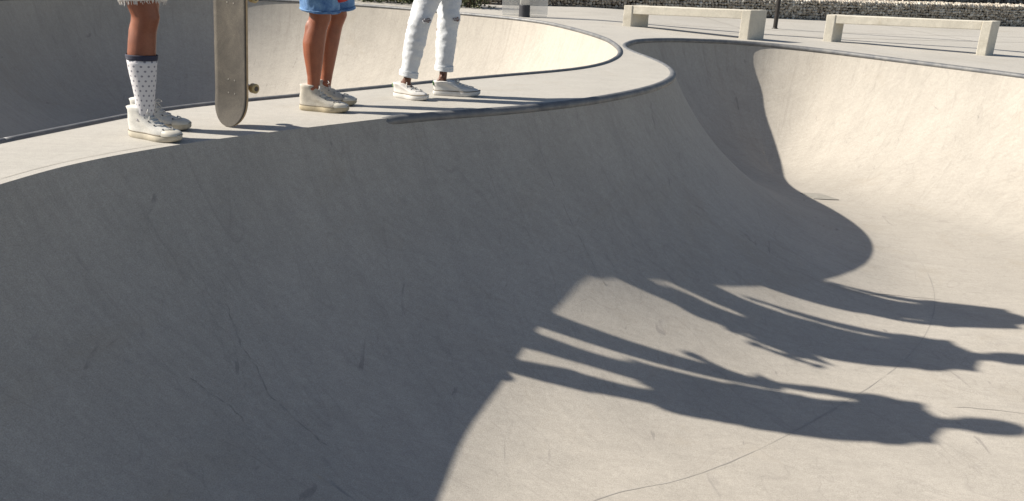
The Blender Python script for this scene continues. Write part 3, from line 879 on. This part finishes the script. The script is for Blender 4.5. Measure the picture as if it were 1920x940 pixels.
def person(name_label, S):
    O = Vector(S['origin']); ang = S['face']; f = Vector((math.cos(ang), math.sin(ang), 0)); l = Vector((-f.y, f.x, 0)); Z = Vector((0, 0, 1))
    k = S['h'] / 1.76
    hipc = Vector(S['hips']); lean = S.get('lean', Vector((0, 0, 0)))
    W = lambda u, v, z: Vector((hipc.x, hipc.y, 0)) + f * u + l * v + Z * z * k + lean * max(0, z - .9)
    root = empty('person', O); tag(root, name_label, 'person', 'people standing on the deck')
    bm = bmesh.new()
    # legs (right = near the camera)
    legs = {}
    for sd in ('r', 'l'):
        sg = -1 if sd == 'r' else 1
        hip = W(0, sg * .085, .90)
        legs[sd] = (hip, Vector(S['knee_' + sd]), Vector(S['ankle_' + sd]))
        p, r = leg_rings(*legs[sd], f, k, S.get('thick', 1))
        tube(bm, p, r, 18, side=f)
        kn_ = legs[sd][1]; ball(bm, kn_ + f * .043 * k + Z * .004, (.020, .024, .030), (f, l, Z), 2)   # kneecap
        ball(bm, lerp(kn_, legs[sd][2], .22) - f * .040 * k + l * .016 * sg, (.028, .022, .075), (f, l, Z), 2)   # calf heads
        ball(bm, lerp(kn_, legs[sd][2], .26) - f * .038 * k - l * .018 * sg, (.028, .022, .08), (f, l, Z), 2)
        for w_ in (-1, 1): ball(bm, legs[sd][2] + l * w_ * .030 + Z * .02, (.014, .008, .014), (f, l, Z), 1)   # ankle bones
        a = legs[sd][2]; fd = Vector(S['foot_' + sd]).normalized()
        tube(bm, [a - Z * .0 - fd * .035, a - Z * .042 + fd * .03, a - Z * .056 + fd * .08, a - Z * .06 + fd * .12], [(.022, .022), (.022, .024), (.014, .024), (.010, .020)], 12, side=Z)
    tor = [(.80, .10, .075, 0), (.86, .150, .105, -.005), (.93, .168, .115, -.012), (1.02, .148, .100, 0), (1.10, .136, .095, .005), (1.22, .155, .108, .005), (1.34, .172, .112, 0), (1.41, .168, .100, -.005), (1.455, .125, .075, -.012), (1.485, .075, .062, -.014), (1.52, .056, .058, -.008), (1.57, .054, .058, .004)]
    hb = S.get('bow', 0.0)
    tube(bm, [W(o, 0, z) for z, a, b, o in tor], [(b * k, a * k * S.get('broad', 1)) for z, a, b, o in tor], 22, side=f)
    hc = W(.022 + hb * .6, 0, 1.655) - Z * hb * .4
    hf = (f - Z * hb * 3).normalized(); hu = (Z + f * hb * 3).normalized(); ax = (hf, l, hu)
    tube(bm, [W(.0, 0, 1.53), hc - hu * .05], [.055 * k, .055 * k], 14)
    ball(bm, hc + hu * .02 * k, (.098 * k, .077 * k, .105 * k), ax, 3)
    ball(bm, hc - hu * .055 * k + hf * .022, (.068 * k, .056 * k, .065 * k), ax, 3)
    tube(bm, [hc + hf * .088 * k + hu * .022, hc + hf * .104 * k - hu * .006, hc + hf * .112 * k - hu * .024, hc + hf * .09 * k - hu * .034], [.009, .012, .015, .010], 10)
    tube(bm, [hc + hf * .083 * k - hu * .058 - l * .022, hc + hf * .094 * k - hu * .057, hc + hf * .083 * k - hu * .058 + l * .022], [.006, .009, .006], 8)
    for sg in (-1, 1):
        ball(bm, hc + l * sg * .077 * k - hf * .01 - hu * .002, (.020, .010, .032), ax, 2)
        tube(bm, [hc + hf * .085 * k + hu * .034 + l * sg * .012, hc + hf * .084 * k + hu * .038 + l * sg * .042], [.007, .006], 8)
    arms = {}
    for sd in ('r', 'l'):
        sg = -1 if sd == 'r' else 1
        sh = W(0, sg * .175 * S.get('broad', 1), 1.41); el = Vector(S['elbow_' + sd]); wr = Vector(S['wrist_' + sd]); arms[sd] = (sh, el, wr)
        tube(bm, [W(0, sg * .10, 1.40), sh, lerp(sh, el, .25), lerp(sh, el, .6), el, lerp(el, wr, .2), lerp(el, wr, .6), wr], [.050 * k, .049 * k, .046 * k, .042 * k, .038 * k, .041 * k, .033 * k, .026 * k], 14)
        hand(bm, wr, S['hand_' + sd][0], S['hand_' + sd][1], k, S['hand_' + sd][2], sg)
    me = remesh(bm, .0065, 5, 'body'); link('body', me, S['skin'], root, True)
    # eyes and hair
    for sg in (-1, 1):
        bm = bmesh.new(); ball(bm, hc + hf * .080 * k + hu * .018 + l * sg * .030, (.011, .014, .010), ax, 2)
        link('eye', bm_mesh(bm), MAT['eye'], root, True)
    bm = bmesh.new()
    ball(bm, hc + hu * .036 * k - hf * .012, (.103 * k, .085 * k, .100 * k), ax, 3)
    ball(bm, hc + hu * .005 * k - hf * .035, (.075 * k, .083 * k, .085 * k), ax, 3)
    if S['hair'] == 'long':
        for j in range(9):
            a = -1.25 + 2.5 * j / 8
            o = hc - hf * .045 * math.cos(a) * 1.3 + l * .125 * math.sin(a)
            tube(bm, [o + hu * .03, o - hu * .08 - hf * .012 + l * .012 * math.sin(a), o - hu * .20 - hf * .015 + l * .03 * math.sin(a), o - Z * .30 + l * .03 * math.sin(a)], [.055, .070, .072, .05], 10)
        ball(bm, hc + hu * .035 * k - hf * .055, (.105 * k, .130 * k, .110 * k), ax, 3)
    me = remesh(bm, .008, 3, 'hair')
    for q in me.vertices: q.co += noise.noise_vector(q.co * 55) * .004
    link('hair', me, MAT['hair'], root, True)
    return root, f, l, W, legs, arms, k

def shirt(root, W, arms, k, mat, broad=1.0, z0=.86, sl=.55):
    bm = bmesh.new()
    f = (W(1, 0, 1) - W(0, 0, 1)).normalized()
    tor = [(z0, .200, .152, -.008), (.93, .200, .150, -.010), (1.02, .184, .136, 0), (1.10, .166, .120, .005), (1.22, .172, .124, .005), (1.34, .187, .126, 0), (1.41, .182, .113, -.005), (1.455, .140, .088, -.012), (1.487, .082, .072, -.014)]
    tube(bm, [W(o, 0, z) for z, a, b, o in tor], [(b * k, a * k * broad) for z, a, b, o in tor], 22, side=f)
    for sd, sg in (('r', -1), ('l', 1)):
        sh, el, wr = arms[sd]
        tube(bm, [W(0, sg * .11, 1.395), sh, lerp(sh, el, .3), lerp(sh, el, sl)], [.066 * k, .062 * k, .060 * k, .062 * k], 16)
    me = remesh(bm, .010, 4, 'shirt'); wrinkle(me, .008, (7, 7, 14)); link('shirt', me, mat, root, True)

def hem_tube(bm, a, b, r0, r1, side, n=20, seg=7):
    tube(bm, [lerp(a, b, j / seg) for j in range(seg + 1)], [(r0[0] + (r1[0] - r0[0]) * j / seg, r0[1] + (r1[1] - r0[1]) * j / seg) for j in range(seg + 1)], n, side=side)

def ring_band(c0, c1, r0, r1, side, mat, name, parent, n=36, th=.003, uvs=False, wob=0.0):
    """open cloth tube with thickness; r: (fore-aft, side)"""
    c0, c1 = Vector(c0), Vector(c1); d = (c1 - c0); a, b = frame_of(d, side)
    K = 14
    V = []; F_ = []
    for j in range(K + 1):
        t_ = j / K; c = c0 + d * t_; ra = r0[0] + (r1[0] - r0[0]) * t_; rb = r0[1] + (r1[1] - r0[1]) * t_
        for q in range(n):
            an = 2 * math.pi * q / n
            w = 1 + wob * noise.noise(Vector((math.cos(an) * 2, math.sin(an) * 2, t_ * 4)))
            V.append(c + (a * ra * math.cos(an) + b * rb * math.sin(an)) * w)
    for j in range(K):
        for q in range(n): F_.append((j * n + q, j * n + (q + 1) % n, (j + 1) * n + (q + 1) % n, (j + 1) * n + q))
    me = frm(V, F_)
    if uvs:
        uv = me.uv_layers.new(name='UVMap'); per = 2 * math.pi * .5 * (r0[0] + r0[1]); ln = d.length
        for p in me.polygons:
            for li in p.loop_indices:
                vi = me.loops[li].vertex_index; j, q = divmod(vi, n)
                qq = q if not (q == 0 and (p.index % n) == n - 1) else n
                uv.data[li].uv = (qq / n * round(per / .026) * .026, j / K * ln)
    o = link(name, me, mat, parent, True)
    m = o.modifiers.new('thickness', 'SOLIDIFY'); m.thickness = th; m.offset = 1
    return o

def sleeve(prof, side, mat, name, parent, n=36, th=.002):
    """fabric tube through rings (centre, radii), unrolled UVs in metres"""
    V = []; F_ = []; K = len(prof); S_ = [0.0]
    for q in range(1, K): S_.append(S_[-1] + (prof[q][0] - prof[q - 1][0]).length)
    for q, (c, r) in enumerate(prof):
        d = prof[min(q + 1, K - 1)][0] - prof[max(q - 1, 0)][0]; a, b = frame_of(d, side)
        for m in range(n):
            an = 2 * math.pi * m / n
            w = 1 + .035 * noise.noise(Vector((math.cos(an) * 2, math.sin(an) * 2, S_[q] * 40)))
            V.append(c + (a * r[0] * math.cos(an) + b * r[1] * math.sin(an)) * w)
    for q in range(K - 1):
        for m in range(n): F_.append((q * n + m, q * n + (m + 1) % n, (q + 1) * n + (m + 1) % n, (q + 1) * n + m))
    me = frm(V, F_); uv = me.uv_layers.new(name='UVMap'); per = 12 * .026
    for p in me.polygons:
        for li in p.loop_indices:
            q, m = divmod(me.loops[li].vertex_index, n)
            if m == 0 and p.index % n == n - 1: m = n
            uv.data[li].uv = (m / n * per, S_[q])
    o = link(name, me, mat, parent, True)
    m = o.modifiers.new('thickness', 'SOLIDIFY'); m.thickness = th; m.offset = 1
    return o

# ---------------- left person: white frayed shorts, dotted socks, high-tops
K1 = dict(high=True, upper=MAT['canvas'], sole=MAT['sole'])
S1 = dict(origin=(-1.66, 3.86, 0), face=R(-14), hips=(-1.635, 3.835, 0), h=1.77, broad=1.0,
          knee_r=(-1.622, 3.775, .525), ankle_r=(-1.656, 3.762, .10), foot_r=(.93, -.37, 0),
          knee_l=(-1.695, 3.94, .53), ankle_l=(-1.735, 3.955, .10), foot_l=(1, -.03, 0),
          elbow_r=(-1.66, 3.635, 1.15), wrist_r=(-1.60, 3.65, .90), hand_r=((.12, .06, -1), (0, 1, 0), .4),
          elbow_l=(-1.57, 4.085, 1.13), wrist_l=(-1.435, 4.085, .885), hand_l=((.3, 0, -.9), (.5, .3, 0), .7),
          skin=MAT['skin1'], hair='short', thick=1.0)
p1, f1, l1, W1, legs1, arms1, k1 = person('person in frayed white shorts and dotted white socks holding an upright skateboard', S1)
shirt(p1, W1, arms1, k1, MAT['grey_shirt'])
bm = bmesh.new()
tube(bm, [W1(o, 0, z) for z, o in ((.79, 0), (.86, -.005), (.93, -.012), (1.0, 0))], [(.10, .12), (.122, .170), (.124, .176), (.11, .158)], 22, side=f1)
for sd in 'rl':
    h_, kn, an = legs1[sd]; e = lerp(h_, kn, .80)
    hem_tube(bm, lerp(h_, kn, -.05), e, (.112, .105), (.098, .088), f1)
me = remesh(bm, .009, 3, 'shorts'); wrinkle(me, .006, (10, 10, 18)); sh1 = link('shorts', me, MAT['fray_denim'], p1, True)
bm = bmesh.new()
for sd in 'rl':
    h_, kn, an = legs1[sd]; e = lerp(h_, kn, .80); dn = (kn - h_).normalized(); a_, b_ = frame_of(dn, f1)
    for q in range(90):
        an_ = random.uniform(0, 6.28); o = e + a_ * math.cos(an_) * random.uniform(.085, .096) + b_ * math.sin(an_) * random.uniform(.076, .086)
        ln = random.uniform(.005, .019); j = Vector((random.gauss(0, .25), random.gauss(0, .25), 0))
        tube(bm, [o - dn * .012, o + dn * ln * .5 + j * ln * .4, o + (dn + j) * ln], [.0016, .0014, .0008], 4)
link('fringe', bm_mesh(bm), MAT['fray_denim'], sh1)
for sd in 'rl':
    pp, rr_ = leg_rings(*legs1[sd], f1, k1, 1.0)
    tt = [.36, .5, .65, .8, .92, 1.0, 1.06]
    def leg_at(t_):
        t_ = min(max(t_, .36), 1.06)
        q = max(i_ for i_ in range(6) if tt[i_] <= t_) if t_ < 1.06 else 5
        w_ = (t_ - tt[q]) / (tt[q + 1] - tt[q]); a_, b_ = 7 + q, 8 + q
        return lerp(pp[a_], pp[b_], w_), tuple(rr_[a_][m] * (1 - w_) + rr_[b_][m] * w_ for m in (0, 1))
    low = .07 if sd == 'l' else 0.0
    prof = [leg_at(1.05 - (1.05 - .42 - low) * q / 14) for q in range(15)]
    so = sleeve([(c_, (r_[0] + .005, r_[1] + .005)) for c_, r_ in prof], f1, MAT['sock'], 'sock', p1)
    prof = [leg_at(.425 + low - .055 * q / 4) for q in range(5)]
    sleeve([(c_, (r_[0] + .006, r_[1] + .006)) for c_, r_ in prof], f1, MAT['navy'], 'sock_cuff', so)
shoe(p1, (-1.745, 3.79, 0), (-1.478, 3.690, 0), K1, .29)
shoe(p1, (-1.82, 3.97, 0), (-1.532, 3.955, 0), K1, .29)

# ---------------- middle person: blue denim shorts, cream high-tops
K2 = dict(high=True, upper=MAT['cream_canvas'], sole=MAT['yellow_sole'])
S2 = dict(origin=(-1.06, 4.67, 0), face=R(-2), hips=(-1.035, 4.645, 0), h=1.74,
          knee_r=(-1.060, 4.605, .49), ankle_r=(-1.098, 4.578, .10), foot_r=(1, -.10, 0),
          knee_l=(-1.015, 4.80, .49), ankle_l=(-1.078, 4.772, .10), foot_l=(1, .05, 0),
          elbow_r=(-1.13, 4.46, 1.12), wrist_r=(-1.09, 4.455, .88), hand_r=((.15, .35, -.9), (0, 1, .3), .6),
          elbow_l=(-1.06, 4.865, 1.13), wrist_l=(-1.02, 4.885, .87), hand_l=((.12, .04, -1), (0, -1, 0), .3),
          skin=MAT['skin2'], hair='short', thick=1.0)
p2, f2, l2, W2, legs2, arms2, k2 = person('bare-legged person in washed blue denim shorts and cream high-top shoes', S2)
shirt(p2, W2, arms2, k2, MAT['pale_shirt'])
bm = bmesh.new()
tube(bm, [W2(o, 0, z) for z, o in ((.79, 0), (.86, -.005), (.93, -.012), (1.02, 0))], [(.10, .12), (.122, .170), (.124, .176), (.108, .155)], 22, side=f2)
for sd in 'rl':
    h_, kn, an = legs2[sd]; e = lerp(h_, kn, .92) + f2 * .006
    hem_tube(bm, lerp(h_, kn, -.05), e, (.115, .10), (.100, .078), f2)
me = remesh(bm, .008, 3, 'shorts'); wrinkle(me, .009, (14, 14, 12)); sh2 = link('shorts', me, MAT['blue_denim'], p2, True)
for sd in 'rl':
    h_, kn, an = legs2[sd]; e = lerp(h_, kn, .92) + f2 * .006; e0 = lerp(h_, kn, .895) + f2 * .006
    ring_band(e0, e + (e - e0) * .15, (.1015, .0795), (.1015, .0795), f2, MAT['blue_denim'], 'hem', sh2, wob=.09)
shoe(p2, (-1.175, 4.588, 0), (-.905, 4.551, 0), K2, .275)
shoe(p2, (-1.175, 4.76, 0), (-.905, 4.78, 0), K2, .275)

# ---------------- right person: white ripped jeans, low sneakers
K3 = dict(high=False, upper=MAT['leather'], sole=MAT['leather'], tab=MAT['green_tab'])
S3 = dict(origin=(-.52, 5.17, 0), face=R(-14), hips=(-.455, 5.27, 0), h=1.50, bow=.07,
          knee_r=(-.588, 5.105, .47), ankle_r=(-.664, 5.098, .095), foot_r=(.86, -.5, 0),
          knee_l=(-.440, 5.255, .47), ankle_l=(-.464, 5.254, .095), foot_l=(1, .03, 0),
          elbow_r=(-.45, 5.09, 1.02), wrist_r=(-.38, 5.10, .80), hand_r=((.2, .05, -1), (0, 1, 0), .4),
          elbow_l=(-.44, 5.46, 1.02), wrist_l=(-.38, 5.465, .80), hand_l=((.2, -.05, -1), (0, -1, 0), .4),
          skin=MAT['skin3'], hair='long', thick=.84)
p3, f3, l3, W3, legs3, arms3, k3 = person('person in ripped white jeans with rolled cuffs and low white sneakers', S3)
shirt(p3, W3, arms3, k3, MAT['black_shirt'])
bm = bmesh.new()
tube(bm, [W3(o, 0, z) for z, o in ((.79, 0), (.86, -.005), (.93, -.012), (1.04, 0))], [(.09, .11), (.118, .162), (.125, .176), (.112, .158)], 22, side=f3)
for sd, ct in (('r', .90), ('l', .845)):
    h_, kn, an = legs3[sd]
    P_ = [lerp(h_, kn, q) for q in (-.04, .2, .4, .6, .8, .92)] + [Vector(kn) + f3 * .008] + [lerp(kn, an, q) for q in (.12, .25, .4, .55, .7, .82, ct)]
    R_ = [(.098, .092), (.096, .090), (.090, .084), (.080, .076), (.072, .068), (.068, .064), (.066, .061), (.064, .058), (.064, .058), (.063, .057), (.059, .053), (.054, .049), (.051, .047), (.051, .047)]
    tube(bm, P_, R_, 22, side=f3)
me = remesh(bm, .007, 2, 'jeans'); wrinkle(me, .0045, (7, 7, 17)); wrinkle(me, .0016, (26, 26, 50)); j3 = link('jeans', me, MAT['white_denim'], p3, True)
for sd, ct in (('r', .90), ('l', .845)):
    h_, kn, an = legs3[sd]
    ring_band(lerp(kn, an, ct - .075), lerp(kn, an, ct + .012), (.0535, .0495), (.0540, .050), f3, MAT['white_denim'], 'cuff', j3, wob=.05, th=.004)
    # torn knee: bare skin in an oval opening with a frayed rim, bridged by threads
    fd = (f3 * .86 + l3 * (-.5)).normalized(); sd_ = Vector((-fd.y, fd.x, 0)); kc = Vector(kn) + f3 * .008 - Vector((0, 0, .012))
    V_ = []; n_ = 20
    def on(a_, z_): return kc + (f3 * math.cos(a_) * .0705 + l3 * math.sin(a_) * .0655) + Vector((0, 0, z_))
    a0 = -.75 if sd == 'r' else -.55
    V_.append(on(a0, 0))
    for q in range(n_):
        t_ = 2 * math.pi * q / n_; V_.append(on(a0 + .40 * math.cos(t_) * (1 + .15 * math.sin(3 * t_)), .0115 * math.sin(t_) * (1 + .3 * math.cos(5 * t_))))
    rip = link('knee_rip', frm(V_, [(0, 1 + q, 1 + (q + 1) % n_) for q in range(n_)]), S3['skin'], j3)
    bm = bmesh.new()
    for q in range(26):
        t_ = random.uniform(0, 6.28); o = on(a0 + .40 * math.cos(t_), .0115 * math.sin(t_)) ; out = (o - kc); out.z = 0; out.normalize()
        tube(bm, [o, o + out * .004 + Vector((0, 0, -.004 - random.random() * .005))], [.0012, .0007], 4)
    for q in range(3):
        z_ = random.uniform(-.007, .007); tube(bm, [on(a0 + g, z_ + .001 * math.sin(g * 9)) + (on(a0 + g, 0) - kc) * .02 for g in (-.38, -.2, 0, .2, .38)], .0009, 4)
    link('frayed_thread', bm_mesh(bm), MAT['white_denim'], rip)
shoe(p3, (-.735, 5.125, 0), (-.530, 5.018, 0), K3, .245)
shoe(p3, (-.53, 5.25, 0), (-.235, 5.262, 0), K3, .29)
